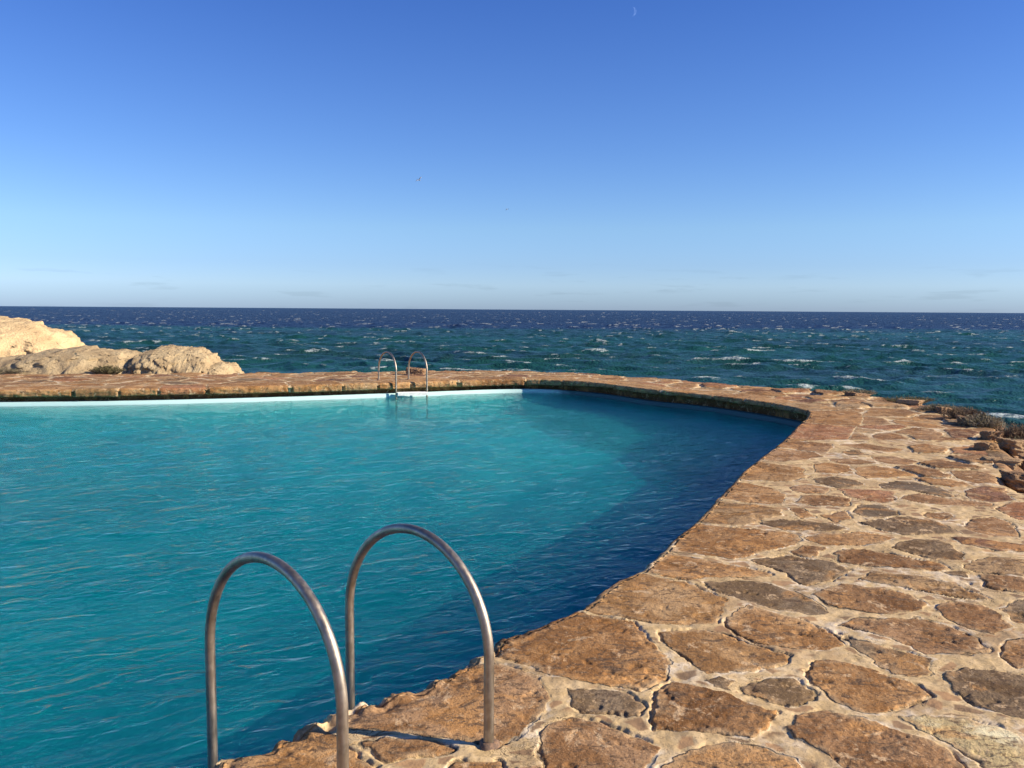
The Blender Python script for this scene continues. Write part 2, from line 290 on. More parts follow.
def terrace(x, y, fine=True):
    """height, stone distance, colour, rock weight, random for plan points"""
    sh = x.shape
    dp, s = pdist(x, y, POOL_C); inp = inside(x, y, POOL_C); t = np.where(inp, -dp, dp)
    do, so = pdist(x, y, OUT_C); out = np.where(inside(x, y, OUT_C), -do, do)
    tr = inside(x, y, TRACED)
    sd, k = voronoi(x, y); col = SEEDC[k].copy(); rn = SEEDR[k].copy(); sh_ = SEEDH[k].copy()
    # coping course along the pool where nothing was measured
    blk = np.floor((s+.35*np.sin(s*1.3))/1.05); bh = _h(blk, blk*0, 77); fr = (s+.35*np.sin(s*1.3))/1.05-blk
    cw = .62+.18*bh; cd = np.minimum(np.minimum(fr, 1-fr)*1.05-.018, cw-t)
    cop = (t < cw+.03) & ~tr
    ck = (bh*7.99).astype(int); pc = np.array([PAL[q] for q in 'oOoyrboO'])
    col[cop] = pc[ck][cop]; rn[cop] = bh[cop]; sd = np.where(cop, cd, np.where(tr, -.2, sd)); sh_ = np.where(cop, bh-.5, sh_); s2 = np.full(x.shape, -9.0)
    # measured stones
    wx = x+fbm(x*5, y*5, 4, 41, .6)*.045; wy = y+fbm(x*5, y*5, 4, 43, .6)*.045
    for c, P in STONES:
        P = np.array(P); lo = P.min(0)-.25; hi = P.max(0)+.25
        m_ = np.nonzero((wx > lo[0]) & (wx < hi[0]) & (wy > lo[1]) & (wy < hi[1]) & tr)[0]
        if len(m_) == 0: continue
        qx, qy = wx[m_], wy[m_]; d, _ = pdist(qx, qy, P); d = np.where(inside(qx, qy, P), d, -d)
        b = d > sd[m_]; s2[m_] = np.where(b, np.maximum(sd[m_], -.19-.81*(sd[m_] < -.195)), np.maximum(s2[m_], d)); mm = m_[b]; sd[mm] = d[b]; col[mm] = PAL[c]; q = float(_h(P[:1, 0]*97, P[:1, 1]*89, 5)[0]); rn[mm] = q; sh_[mm] = q*2-1
    gp = tr & (s2 > -.19); sd = np.where(gp, np.minimum(sd, (sd-s2)*.5-.026), sd)
    # relief
    edge = sd+fbm(x*22, y*22, 3, 51)*.012
    st = ss(-.006, .012, edge)
    edge = edge+.005; wd_ = .0017*np.clip(y-4, 0, 12)
    st = ss(-.006-wd_, .008+wd_, edge); lift = .001+.0045*sh_
    H = st*lift + fbm(x*1.1, y*1.1, 3, 3)*.015
    H = H + st*(fbm(x*3, y*3, 3, 61)*.006 - .008*ss(.30, .6, fbm(x*11, y*17, 4, 63)))
    H = H + (1-st)*(fbm(x*7, y*7, 3, 65)*.008)
    if fine: H = H + st*fbm(x*42, y*42, 3, 67)*.0038*(.4+sh_*.3+.3) + (1-st)*fbm(x*30, y*30, 3, 69)*.0028
    grv = ss(9, 6, y)*ss(.011, .003, np.abs(edge+.004))*ss(-.10, .22, fbm(x*3.1, y*3.1, 3, 71)); H = H-grv*.010
    # eroded, sandy rim of the nearest coping stones
    near = ss(4.6, 3.4, y)*ss(.2, .0, t-.02)
    H = H + near*(fbm(x*16, y*16, 4, 73)*.035-.012)
    # loose uneven slabs along the seaward side
    rug = ss(-1.7, -.5, out)*ss(.9, 1.4, t)*ss(7.0, 9.0, y); H = H+rug*(sh_*.012*st-.012*(1-st))
    rug2 = ss(13.4, 14.6, y)*ss(3.2, 5.0, x)*ss(.75, 1.0, t); H = H+rug2*(.015+sh_*.02)*st
    # outside the terrace: broken rock falling to the sea
    rk = ss(-.05, .22, out+fbm(x*2.2, y*2.2, 3, 81)*.22)
    fall = np.clip(out, 0, 40)
    rz = -.10-.42*fall+fbm(x*.9, y*.9, 5, 83)*(.16+.25*np.clip(fall, 0, 3))+.10*fbm(x*4, y*4, 4, 85)
    rz = np.maximum(rz, -7)
    H = H*(1-rk)+rz*rk
    return H, edge, col, rk, rn, t, out

# ------------------------------------------------------------------ materials
def mat_terrace():
    s = NT('terrace_stone'); P = s.pos()
    sd = s.attr('sd'); rk = s.attr('rk'); rn = s.attr('rn'); col = s.attr('col', 'Color')
    W = s.math('MULTIPLY', rn, 60.0)
    def n4(scale, det, rough=.6, dist=0.0, vec=None):
        return s.add('ShaderNodeTexNoise', {'Vector': vec if vec is not None else P, 'W': W, 'Scale': scale, 'Detail': det, 'Roughness': rough, 'Distortion': dist}, noise_dimensions='4D').outputs['Fac']
    n1 = s.noise(26, 5, P, .65); n3 = s.noise(90, 3, P, .6); n5 = s.noise(48, 4, P, .7); n9 = s.noise(9, 5, P, .7)
    e = s.math('ADD', sd, s.math('MULTIPLY', s.math('SUBTRACT', n1, .5), .024)); st = s.rng(e, -.003, .005)
    # each slab: own tone, long soft bands, rusty and dark patches, pale dust
    c = s.mix(s.rng(rn, .2, .9, .0, .7), col, s.mix(1.0, col, (.72, .64, .54), 'MULTIPLY'))
    c = s.mix(s.rng(n4(3.0, 5, .6, .8), .44, .56), c, s.mix(1.0, c, (.66, .57, .45), 'MULTIPLY'))
    c = s.mix(s.rng(n4(2.4, 4, .6, 1.2), .53, .62, 0, .6), c, (.58, .30, .105))
    c = s.mix(s.rng(n4(6.5, 6, .72, 1.6, s.mapped(P, (1, 2.2, 1), (0, 0, .6))), .52, .60, 0, .85), c, (.12, .075, .045))
    c = s.mix(s.rng(n4(8.0, 6, .72, 1.0), .56, .64, 0, .75), c, (.68, .48, .28))
    c = s.mix(s.rng(n5, .56, .66, 0, .7), c, (.12, .075, .045))
    c = s.mix(s.rng(n3, .56, .68, 0, .6), c, (.10, .065, .04))
    c = s.mix(s.rng(n3, .42, .30, 0, .35), c, (.74, .54, .34))
    # mortar: sandy, patched, gritty, whitish lime in places
    mo = s.mix(s.rng(n9, .40, .62), (.54, .385, .195), (.68, .50, .275))
    mo = s.mix(s.rng(s.noise(2.0, 3, s.mapped(P, (1, 1, 1), (0, 0, 1)), .6), .48, .64, 0, .65), mo, (.36, .235, .125))
    lime = s.math('MULTIPLY', s.rng(s.noise(1.5, 4, P, .6), .50, .62), s.rng(s.noise(12, 5, P, .75), .42, .58))
    mo = s.mix(s.math('MULTIPLY', lime, .85), mo, (.74, .62, .46))
    mo = s.mix(s.rng(n5, .58, .66, 0, .7), mo, (.25, .165, .095))
    mo = s.mix(s.rng(n3, .57, .70, 0, .5), mo, (.20, .13, .08))
    mo = s.mix(s.math('MULTIPLY', s.rng(e, -.026, -.006), s.rng(s.noise(5, 4, P, .7), .50, .62)), mo, (.70, .58, .42))
    pv = s.add('ShaderNodeTexVoronoi', {'Vector': s.mapped(P, (1, 1.3, 1), (0, 0, .7)), 'Scale': 7.5}); pe = s.add('ShaderNodeTexVoronoi', {'Vector': s.mapped(P, (1, 1.3, 1), (0, 0, .7)), 'Scale': 7.5}, feature='DISTANCE_TO_EDGE')
    ps = s.add('ShaderNodeSeparateColor', {'Color': pv.outputs['Color']}).outputs
    peb = s.math('MULTIPLY', s.math('MULTIPLY', s.rng(pe.outputs[0], .12, .20), s.rng(ps[0], .35, .40)), s.rng(s.math('ADD', e, s.math('MULTIPLY', n1, .01)), -.010, -.020))
    mo = s.mix(s.math('MULTIPLY', peb, .85), mo, s.mix(ps[1], (.20, .125, .075), (.42, .24, .12)))
    vor = s.add('ShaderNodeTexVoronoi', {'Vector': P, 'Scale': 7.0}, feature='DISTANCE_TO_EDGE')
    s.t.links.new(s.add('ShaderNodeVectorMath', {0: P, 1: s.add('ShaderNodeTexNoise', {'Vector': P, 'Scale': 9.0}).outputs['Color']}, operation='ADD').outputs[0], vor.inputs['Vector'])
    crack = s.math('MULTIPLY', s.rng(vor.outputs[0], .028, .006), s.rng(s.noise(2.6, 3, P, .6), .52, .60))
    mo = s.mix(s.math('MULTIPLY', crack, .75), mo, (.10, .07, .045))
    # sand trodden over the rims of the slabs
    dust = s.math('MULTIPLY', s.rng(e, .055, .0), s.rng(s.noise(4.2, 5, P, .7), .46, .60)); dust = s.math('MAXIMUM', dust, s.rng(s.noise(1.7, 6, P, .75), .57, .68, 0, .55))
    c = s.mix(s.math('MULTIPLY', dust, .8), c, (.47, .32, .175))
    grime = s.math('MULTIPLY', s.rng(s.math('ABSOLUTE', s.math('ADD', e, .004)), .010, .002), s.rng(s.noise(3.1, 3, P, .6), .50, .64))
    k = s.mix(st, mo, c)
    k = s.mix(s.math('MULTIPLY', grime, .7), k, (.06, .042, .028))
    rock = s.mix(s.rng(s.noise(2.5, 6, P, .7), .40, .62), (.34, .20, .11), (.12, .075, .05))
    rock = s.mix(s.rng(s.noise(7, 5, P, .7), .55, .68, 0, .6), rock, (.52, .36, .21))
    k = s.mix(rk, k, rock)
    h = s.math('ADD', s.math('MULTIPLY', n1, .32), s.math('MULTIPLY', n3, .28)); h = s.math('ADD', h, s.math('MULTIPLY', s.noise(230, 3, P, .6), .15))
    h = s.math('ADD', h, s.math('MULTIPLY', n5, .22)); h = s.math('MULTIPLY', h, s.rng(st, 0, 1, .45, 1.0)); h = s.math('ADD', h, s.math('MULTIPLY', st, .3))
    h = s.math('SUBTRACT', h, s.math('MULTIPLY', grime, .7)); h = s.math('SUBTRACT', h, s.math('MULTIPLY', s.math('MULTIPLY', crack, s.math('SUBTRACT', 1.0, st)), .5))
    return s.surf(s.bsdf(Base_Color=k, Roughness=.92, Specular_IOR_Level=.2, Normal=s.bump(h, 1.0, .014)))
M_TER = mat_terrace()
def mat_rock(name, a, b, dark, sc_=1.0, bd=.06):
    s = NT(name); P = s.pos()
    n = s.noise(1.3*sc_, 6, P, .65); n2 = s.noise(5*sc_, 5, P, .7); n3 = s.noise(18*sc_, 4, P, .7)
    c = s.mix(s.rng(n, .38, .62), a, b); c = s.mix(s.rng(n2, .56, .68, 0, .75), c, dark); c = s.mix(s.rng(n3, .58, .7, 0, .5), c, dark)
    h = s.math('ADD', n2, s.math('MULTIPLY', n3, .5))
    return s.surf(s.bsdf(Base_Color=c, Roughness=.95, Specular_IOR_Level=.15, Normal=s.bump(h, .9, bd)))

# ------------------------------------------------------------------ terrace geometry
def strip():
    def ds(p):
        d = math.hypot(p[0], p[1]); return .008 if (d < 7 and p[1] > 2.2 and p[0] > -1.6) else (.022 if p[0] > -13 and p[1] > 6 else .08)
    C, L = resample(POOL, ds); n = len(C); P = C[:, :2]
    # smooth normals from a wider stencil
    arc = C[:, 2]; Q = np.vstack([POOL, POOL[:1]]); LL = np.concatenate([[0], np.cumsum(np.linalg.norm(np.diff(Q, axis=0), axis=1))])
    f = lambda s: np.stack([np.interp(s % L, LL, Q[:, 0]), np.interp(s % L, LL, Q[:, 1])], -1)
    T = f(arc+.12)-f(arc-.12); T /= np.linalg.norm(T, axis=1)[:, None]
    A = .5*np.sum(Q[:-1, 0]*Q[1:, 1]-Q[1:, 0]*Q[:-1, 1]); N = np.stack([T[:, 1], -T[:, 0]], -1)*(1 if A > 0 else -1)
    nearw = ss(4.6, 3.6, P[:, 1])*ss(-2.5, -1.5, P[:, 0]); s1 = arc*0
    rag = fbm(arc*3.0, s1, 3, 91)*(.012+.05*nearw)+fbm(arc*14, s1, 3, 93)*(.010+.022*nearw)
    blk = np.floor((arc+.35*np.sin(arc*1.3))/1.05); fr = (arc+.35*np.sin(arc*1.3))/1.05-blk; bh = _h(blk, blk*0, 79)
    gap = ss(.045, .015, np.minimum(fr, 1-fr)*1.05)*(1-ss(10, 6, P[:, 1]))
    rag = rag+(bh-.5)*.03*(1-nearw)
    tops = list(np.arange(.27, .05, -.011))+[.05, .041, .034, .027, .02, .014, .008, .003, 0]
    V = []; sdl = []; coll = []; rkl = []; rnl = []
    for q, t in enumerate(tops):
        X = P+N*(t+rag*ss(.27, .05, np.full(1, t)))[:, None]
        H, e, col, rk, rn, _, _ = terrace(X[:, 0], X[:, 1])
        z = H-.020*(1-t/.04)**2*(t < .04)-(.0 if t > .05 else 1)*gap*.03*(1-t/.05)
        V.append(np.column_stack([X, z])); sdl.append(e); coll.append(col); rkl.append(rk); rnl.append(rn); hz = z
    for q, (t, z) in enumerate([(-.004, -.035), (-.006, -.055), (-.006, -.075), (-.004, -.095), (-.002, -.115), (.004, -.135), (.02, -.146), (.12, -.148), (.235, -.15)]):
        ro = fbm(arc*9, np.full(n, z*40), 3, 95)*.018*(t < .05)
        X = P+N*(t+rag+ro+gap*.07*(t < .05))[:, None]
        z_ = z; fz_ = 1-.42*ss(.8, 2.4, P[:, 0])*ss(11.5, 13, P[:, 1]); zz = fz_*np.full(n, z+(0 if t > .03 else 1)*0) + hz*max(0, 1+z/.12)*.8 + (bh-.5)*.02*(z < -.1)
        V.append(np.column_stack([X, zz])); sdl.append(sdl[-1]); coll.append(coll[-1]*.96); rkl.append(rkl[-1]*0); rnl.append(rnl[-1])
    V.append(np.column_stack([P+N*.235, np.full(n, -.27)])); sdl.append(sdl[-1]*0+.3); coll.append(coll[-1]*np.array([.34, .24, .18])); rkl.append(rkl[-1]); rnl.append(rnl[-1])  # recess wall: shade under the overhang put into the stone colour
    nr = len(V); V = np.concatenate(V); F = grid_faces(nr, n, closed=True)
    o = mesh_np('coping', V, F[:, ::-1], M_TER, None, True, {'sd': ('FLOAT', np.concatenate(sdl)), 'col': ('FLOAT_COLOR', np.column_stack([np.concatenate(coll), np.ones(len(V))])),
        'rk': ('FLOAT', np.concatenate(rkl)), 'rn': ('FLOAT', np.concatenate(rnl))})
    return o, (P, N, arc)
coping, (CP, CN, CARC) = strip()
def field(name, X, Y, keep_fn, drop=0.0, fine=True):
    nr, nc = X.shape; x = X.ravel(); y = Y.ravel()
    parts = []
    for a in range(0, len(x), 200000): parts.append(terrace(x[a:a+200000], y[a:a+200000], fine))
    H, e, col, rk, rn, t, out = [np.concatenate([p[i] for p in parts]) for i in range(7)]
    H = H-.004*ss(.30, .25, t)-drop
    keep = keep_fn(x, y, t, out); F = grid_faces(nr, nc, keep)
    V, F, e, col, rk, rn = compact(np.column_stack([x, y, H]), F, e, col, rk, rn)
    return mesh_np(name, V, F, M_TER, None, True, {'sd': ('FLOAT', e), 'col': ('FLOAT_COLOR', np.column_stack([col, np.ones(len(col))])), 'rk': ('FLOAT', rk), 'rn': ('FLOAT', rn)})
ys = [2.25]
while ys[-1] < 30: ys.append(ys[-1]+.0014*ys[-1]**1.4)
ys = np.array(ys); us = np.linspace(-.74, .74, 1180)
U, Yg = np.meshgrid(us, ys)
terr = field('stone_terrace', U*(Yg+1), Yg, lambda x, y, t, o: (t > .215) & (o < 9))
tag(terr, kind='structure'); coping.parent = terr
gx = np.arange(-36, 27, .22); gy = np.arange(-14, 34, .22)
GX, GY = np.meshgrid(gx, gy)
low = field('rocky_ground', GX, GY, lambda x, y, t, o: (t > .22) & ~((np.abs(x/(y+1)) < .70) & (y > 2.6) & (y < 29)), drop=.03, fine=False)
tag(low, kind='structure')

# ------------------------------------------------------------------ pool basin and water
def mat_pool():
    s = NT('pool_paint'); P = s.pos()
    c = s.mix(s.rng(s.noise(1.1, 5, P, .6), .4, .65), (.42, .84, .80), (.34, .78, .76))
    c = s.mix(s.rng(s.noise(6, 5, P, .7), .55, .7, 0, .5), c, (.34, .66, .66))
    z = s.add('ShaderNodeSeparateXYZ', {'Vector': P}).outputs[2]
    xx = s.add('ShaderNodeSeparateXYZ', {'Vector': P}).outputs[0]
    band = s.mix(s.rng(s.math('ADD', xx, s.noise(3, 3, P)), 1.2, 2.0), (.50, .72, .72), (.060, .13, .14))  # pale strip coloured dark towards the right, in place of the shade there
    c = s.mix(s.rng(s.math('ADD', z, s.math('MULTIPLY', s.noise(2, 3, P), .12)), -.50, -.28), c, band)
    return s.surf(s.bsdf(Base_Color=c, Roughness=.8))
def basin():
    n = len(CP); st = 4; P = CP[::st]; N = CN[::st]; n = len(P); rings = []
    D = 1.45
    for t, z in [(.25, -.25), (.06, -.245), (.05, -.255), (.05, -.4), (.05, -.6), (.05, -.8), (.03, -.95), (-.12, -1.2), (-.5, -1.5)]:
        rings.append(np.column_stack([P+N*t, np.full(n, z)]))
    V = np.concatenate(rings); F = grid_faces(len(rings), n, closed=True)
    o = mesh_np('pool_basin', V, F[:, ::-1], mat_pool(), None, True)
    fx = np.arange(-20, 7, .12); fy = np.arange(-1, 22, .12); FX, FY = np.meshgrid(fx, fy)
    fz = -D+fbm(FX*.5, FY*.5, 3, 301)*.13+fbm(FX*1.6, FY*1.6, 2, 305)*.03-.12*ss(9, 4, FY)+.65*ss(8.5, 15, FY)*ss(3.6, -.5, FX)
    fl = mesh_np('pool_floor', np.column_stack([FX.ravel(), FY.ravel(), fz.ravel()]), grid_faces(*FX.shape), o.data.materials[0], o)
    return tag(o, kind='structure')
basin()
def waves(x, y, comps, warp=0):
    z = np.zeros_like(x)
    for (kx, ky, a, ph, sharp) in comps:
        q = np.sin(kx*x+ky*y+ph); z += a*(q if not sharp else (2*((q+1)/2)**1.7-1))
    return z
def mat_water():
    s = NT('pool_water'); P = s.pos()
    Q = s.mapped(s.mapped(P, (1, 1, 1), (0, 0, R(-30))), (.70, 1.3, 1))
    n = s.math('ADD', s.noise(6.5, 3, Q, .5, .5), s.math('MULTIPLY', s.noise(18, 2, Q, .5, .3), .20))
    nb = s.bump(n, 1.0, .038)
    fr = s.math('MULTIPLY', s.add('ShaderNodeFresnel', {'IOR': 1.33, 'Normal': nb}).outputs[0], .45)
    gl = s.add('ShaderNodeBsdfGlossy', {'Color': (1, 1, 1, 1), 'Roughness': .03, 'Normal': nb}).outputs[0]
    tr = s.add('ShaderNodeBsdfTransparent', {'Color': (1, 1, 1, 1)}).outputs[0]
    rf = s.add('ShaderNodeBsdfRefraction', {'Color': (1, 1, 1, 1), 'Roughness': .02, 'IOR': 1.33, 'Normal': nb}).outputs[0]
    m0 = s.add('ShaderNodeMixShader', {0: .36}); s.t.links.new(tr, m0.inputs[1]); s.t.links.new(rf, m0.inputs[2]); tr = m0.outputs[0]
    mx = s.add('ShaderNodeMixShader'); s.t.links.new(fr, mx.inputs[0]); s.t.links.new(tr, mx.inputs[1]); s.t.links.new(gl, mx.inputs[2])
    ab = s.add('ShaderNodeVolumeAbsorption', {'Color': (.0, .785, .825, 1), 'Density': .92}).outputs[0]
    sca = s.add('ShaderNodeVolumeScatter', {'Color': (.02, .92, .86, 1), 'Density': .055, 'Anisotropy': .0}).outputs[0]
    ad = s.add('ShaderNodeAddShader'); s.t.links.new(ab, ad.inputs[0]); s.t.links.new(sca, ad.inputs[1])
    s.t.links.new(ad.outputs[0], s.out.inputs['Volume'])
    return s.surf(mx.outputs[0])
def water():
    yy = [1.2]
    while yy[-1] < 20: yy.append(yy[-1]+max(.012, .0024*yy[-1]**1.35))
    yy = np.concatenate([np.arange(-.3, 1.2, .1), yy]); u = np.linspace(-1.6, .62, 900); U_, Y_ = np.meshgrid(u, yy)
    X_ = U_*(np.maximum(Y_, .5)+1); x = X_.ravel(); y = Y_.ravel()
    # extend the left side by a coarse remap so that the whole pool is covered
    k = x < -9; x = np.where(k, -9-(-9-x)*1.0, x)
    d, _ = pdist(x, y, POOL_C); t = np.where(inside(x, y, POOL_C), -d, d)
    cs = []; r_ = np.random.default_rng(3); wd = R(119)
    for q in range(26):
        lam = .22*1.16**(q/1.9)*r_.uniform(.8, 1.25); th = wd+r_.normal(0, .5); kk = 2*math.pi/lam
        cs.append((kk*math.cos(th), kk*math.sin(th), .0017*lam**.8*1.7*(1 if lam < .9 else .7), r_.uniform(0, 6.28), True))
    g = .55+.45*fbm(x*.5, y*.9, 3, 123)*1.6
    wx = x+fbm(x*1.2, y*1.2, 2, 121)*.16; wy = y+fbm(x*1.2, y*1.2, 2, 122)*.16
    z = WATER_Z+waves(wx, wy, cs)*g
    keep = t < .17; nr, nc = X_.shape; F = grid_faces(nr, nc, keep); V, F = compact(np.column_stack([x, y, z]), F)
    # skirt
    E = np.concatenate([F[:, [0, 1]], F[:, [1, 2]], F[:, [2, 3]], F[:, [3, 0]]]); key = np.sort(E, 1); kk = key[:, 0].astype(np.int64)*len(V)+key[:, 1]
    u_, idx, cnt = np.unique(kk, return_index=True, return_counts=True); B = E[idx[cnt == 1]]; n0 = len(V)
    bv = np.unique(B); mp = np.full(n0, -1); mp[bv] = n0+np.arange(len(bv)); low_ = V[bv].copy(); low_[:, 2] = -1.9
    V2 = np.concatenate([V, low_]); S = np.stack([B[:, 1], B[:, 0], mp[B[:, 0]], mp[B[:, 1]]], -1)
    b0 = len(V2); V2 = np.concatenate([V2, [(-30, -5, -1.9), (12, -5, -1.9), (12, 28, -1.9), (-30, 28, -1.9)]])
    F2 = np.concatenate([F, S, [[b0+3, b0+2, b0+1, b0]]])
    return tag(mesh_np('pool_water', V2, F2, mat_water(), None, True), kind='structure')
water()

# ------------------------------------------------------------------ sea
def mat_sea():
    s = NT('sea_water'); P = s.pos(); y = s.add('ShaderNodeSeparateXYZ', {'Vector': P}).outputs[1]
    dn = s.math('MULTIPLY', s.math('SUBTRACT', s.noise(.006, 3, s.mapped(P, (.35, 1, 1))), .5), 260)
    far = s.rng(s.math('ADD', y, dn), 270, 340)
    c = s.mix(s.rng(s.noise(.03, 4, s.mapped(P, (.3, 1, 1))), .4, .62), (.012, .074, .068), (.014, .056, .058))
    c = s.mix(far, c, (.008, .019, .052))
    fo = s.attr('foam'); n = s.noise(1.5, 5, s.mapped(P, (.6, 1.2, 1)), .75)
    fo = s.rng(s.math('ADD', fo, s.math('MULTIPLY', s.math('SUBTRACT', n, .5), 2.6)), .36, .95)
    c = s.mix(s.math('MULTIPLY', fo, .60), c, (.62, .70, .70))
    h = s.math('ADD', s.noise(.9, 3, s.mapped(P, (.6, 1, 1)), .6), s.math('MULTIPLY', s.noise(3.2, 3, P, .6), .45))
    nb = s.bump(h, 1.0, .42)
    return s.surf(s.bsdf(Base_Color=c, Roughness=s.rng(fo, 0, 1, .34, .9), IOR=1.33, Specular_IOR_Level=s.rng(y, 120, 500, .26, .06), Normal=nb))
def sea():
    q = np.concatenate([np.arange(200, 60, -.5), np.arange(60, 3.0, -.22)]); yy = 6.6*857/q
    yy = np.concatenate([[14, 20], yy, [2600, 3600, 6000, 12000, 30000, 60000]]); u = np.linspace(-.72, .72, 1250); u = np.concatenate([[-3, -1.5, -1], u, [1, 1.5, 3]])
    U_, Y_ = np.meshgrid(u, yy); x = (U_*Y_).ravel(); y = Y_.ravel()
    r_ = np.random.default_rng(5); z = np.zeros_like(x); dx = np.zeros_like(x); dy = np.zeros_like(x)
    wx = x+fbm(x*.03, y*.03, 2, 211)*7; wy = y+fbm(x*.03, y*.03, 2, 212)*7
    for k in range(34):
        lam = 1.5*1.066**k*r_.uniform(.9, 1.1); th = R(255)+r_.normal(0, .5); kk = 2*math.pi/lam; a = .0112*lam**.85; ph = r_.uniform(0, 6.28)
        c, s_ = math.cos(th), math.sin(th); A = kk*(c*wx+s_*wy)+ph
        z += a*np.sin(A); dx += a*c*np.cos(A)*.8; dy += a*s_*np.cos(A)*.8
    sd_ = z.std(); patch = fbm(x*.5, y*.6, 3, 215); big = fbm(x*.012, y*.02, 3, 216)
    foam = ss(.6, 1.9, z/sd_)*ss(-.05, .38, patch+.3*big+.16*ss(180, 420, y))*.85
    streak = ss(.35, .62, fbm(x*.10, y*.45, 4, 218))*.28*ss(-.1, .4, big)
    foam = np.maximum(foam, streak)
    # surf breaking on the rocks to the right
    sd2 = np.hypot((x-34.0)/2.5, (y-51)/1.3); foam = np.maximum(foam, ss(1.2, .3, sd2+.4*fbm(x*.5, y*.5, 3, 220)))
    fade = ss(3500, 1800, y)
    V = np.column_stack([x+dx*fade, y+dy*fade, SEA_Z+z*fade])
    o = mesh_np('sea', V, grid_faces(len(yy), len(u)), mat_sea(), None, True, {'foam': ('FLOAT', foam*fade)})
    mesh_np('open_sea', [(-90000, -60000, SEA_Z-1.5), (90000, -60000, SEA_Z-1.5), (90000, 90000, SEA_Z-1.5), (-90000, 90000, SEA_Z-1.5)], [(0, 1, 2, 3)], o.data.materials[0], o)
    return tag(o, kind='structure')
sea()

# ------------------------------------------------------------------ pool ladders
def mat_steel():
    s = NT('brushed_steel'); P = s.pos()
    n = s.noise(14, 4, P, .6); n2 = s.noise(60, 3, s.mapped(P, (1, 1, .15)), .6)
    c = s.mix(s.rng(n, .4, .65), (.44, .38, .31), (.32, .275, .22))
    c = s.mix(s.rng(s.noise(5, 4, P, .7), .58, .72, 0, .5), c, (.27, .20, .14))
    return s.surf(s.bsdf(Base_Color=c, Metallic=1.0, Roughness=s.rng(n2, .3, .7, .42, .58), Normal=s.bump(n2, .15, .002)))
M_STEEL = mat_steel()
def mat_plain(name, c1, c2, rough=.6, sc_=20):
    s = NT(name); P = s.pos(); n = s.noise(sc_, 4, P, .6)
    return s.surf(s.bsdf(Base_Color=s.mix(s.rng(n, .4, .65), c1, c2), Roughness=rough, Normal=s.bump(n, .2, .003)))
M_TREAD = mat_plain('worn_white_tread', (.82, .82, .79), (.70, .71, .68), .5)
M_COLLAR = mat_plain('rusty_grout', (.25, .15, .09), (.12, .08, .06), .9, 60)
def tube_np(pts, rad, ns=20):
    P = np.array(pts, float); n = len(P); T = np.gradient(P, axis=0); T /= np.linalg.norm(T, axis=1)[:, None]
    ref = np.cross(P[1]-P[0], P[n//2]-P[0]); ref = ref/np.linalg.norm(ref) if np.linalg.norm(ref) > 1e-6 else np.array([1., 0, 0])
    V = []
    for i in range(n):
        a = ref-T[i]*ref.dot(T[i]); a /= np.linalg.norm(a); b = np.cross(T[i], a)
        for k in range(ns):
            w = 2*math.pi*k/ns; V.append(P[i]+rad*(a*math.cos(w)+b*math.sin(w)))
    return np.array(V), grid_faces(n, ns, closed=True)
def ladder(name, feet, th, wid, ht, label, rad=.0192, depth=-1.15, z_first=-.24, th_=.014):
    root = empty(name, (feet[0][0], feet[0][1], 0)); tag(root, label, 'pool ladder', 'steel ladders on the pool rim')
    o0 = np.array([feet[0][0], feet[0][1], 0.]); rr = wid/2; d = np.array([math.cos(th), math.sin(th), 0]); ends = []
    for f in feet:
        b = np.array([f[0], f[1], 0.])-o0; pts = []
        for z in np.linspace(-.05, ht-rr, 14): pts.append(b+[0, 0, z])
        for a in np.linspace(0, math.pi, 48)[1:]: pts.append(b+d*(rr-rr*math.cos(a))+np.array([0, 0, ht-rr+rr*math.sin(a)]))
        for z in np.linspace(ht-rr, depth, 20)[1:]: pts.append(b+d*wid+np.array([0, 0, z]))
        V, F = tube_np(pts, rad); rail = mesh_np('handrail', V, F, M_STEEL, root)
        # grout collar at the foot on the stone
        V = []; ring = 24
        for r_, z in ((rad+.022, -.02), (rad+.017, .010), (rad+.006, .016), (rad-.002, .016)):
            for k in range(ring):
                w = 2*math.pi*k/ring; q = r_*(1+.12*math.sin(3*w+1)); V.append(b+[q*math.cos(w), q*math.sin(w), z])
        mesh_np('foot_collar', V, grid_faces(4, ring, closed=True), M_COLLAR, rail)
        ends.append(b+d*wid)
    a, c = ends; e = (c-a)/np.linalg.norm(c-a)
    for q in range(3):
        z = z_first-.30*q; w2 = d*.06; hh = th_; pts = []
        A = a+e*rad*.6; B = c-e*rad*.6
        # tread: bevelled plank with two grip ridges
        prof = [(-1, -1), (1, -1), (1, .6), (.85, 1), (.6, 1), (.5, .7), (.1, .7), (0, 1), (-.1, 1), (-.2, .7), (-.6, .7), (-.7, 1), (-.9, 1), (-1, .6)]
        V = [Pq+w2*u+np.array([0, 0, z+hh*v]) for Pq in (A, B) for u, v in prof]; n = len(prof)
        o = mesh_np('tread', V, grid_faces(2, n, closed=True), M_TREAD, root, False)
        caps = bpy.data.meshes.new('x')
        # close both ends
        import bmesh
        bm = bmesh.new(); bm.from_mesh(o.data); bmesh.ops.holes_fill(bm, edges=bm.edges); bmesh.ops.recalc_face_normals(bm, faces=bm.faces); bm.to_mesh(o.data); bm.free(); bpy.data.meshes.remove(caps)
    return root
TH = 2.411
near_ladder = ladder('pool_ladder', [(-.077, 3.032), (-.532, 2.622)], TH, .825, .734, 'large brushed steel pool ladder arching over the rough coping in the foreground')
far_ladder = ladder('pool_ladder', [(-2.998, 19.207), (-2.349, 19.40)], R(-54), .82, .65, 'small steel pool ladder with a white tread on the far rim of the pool', z_first=-.245, th_=.036)

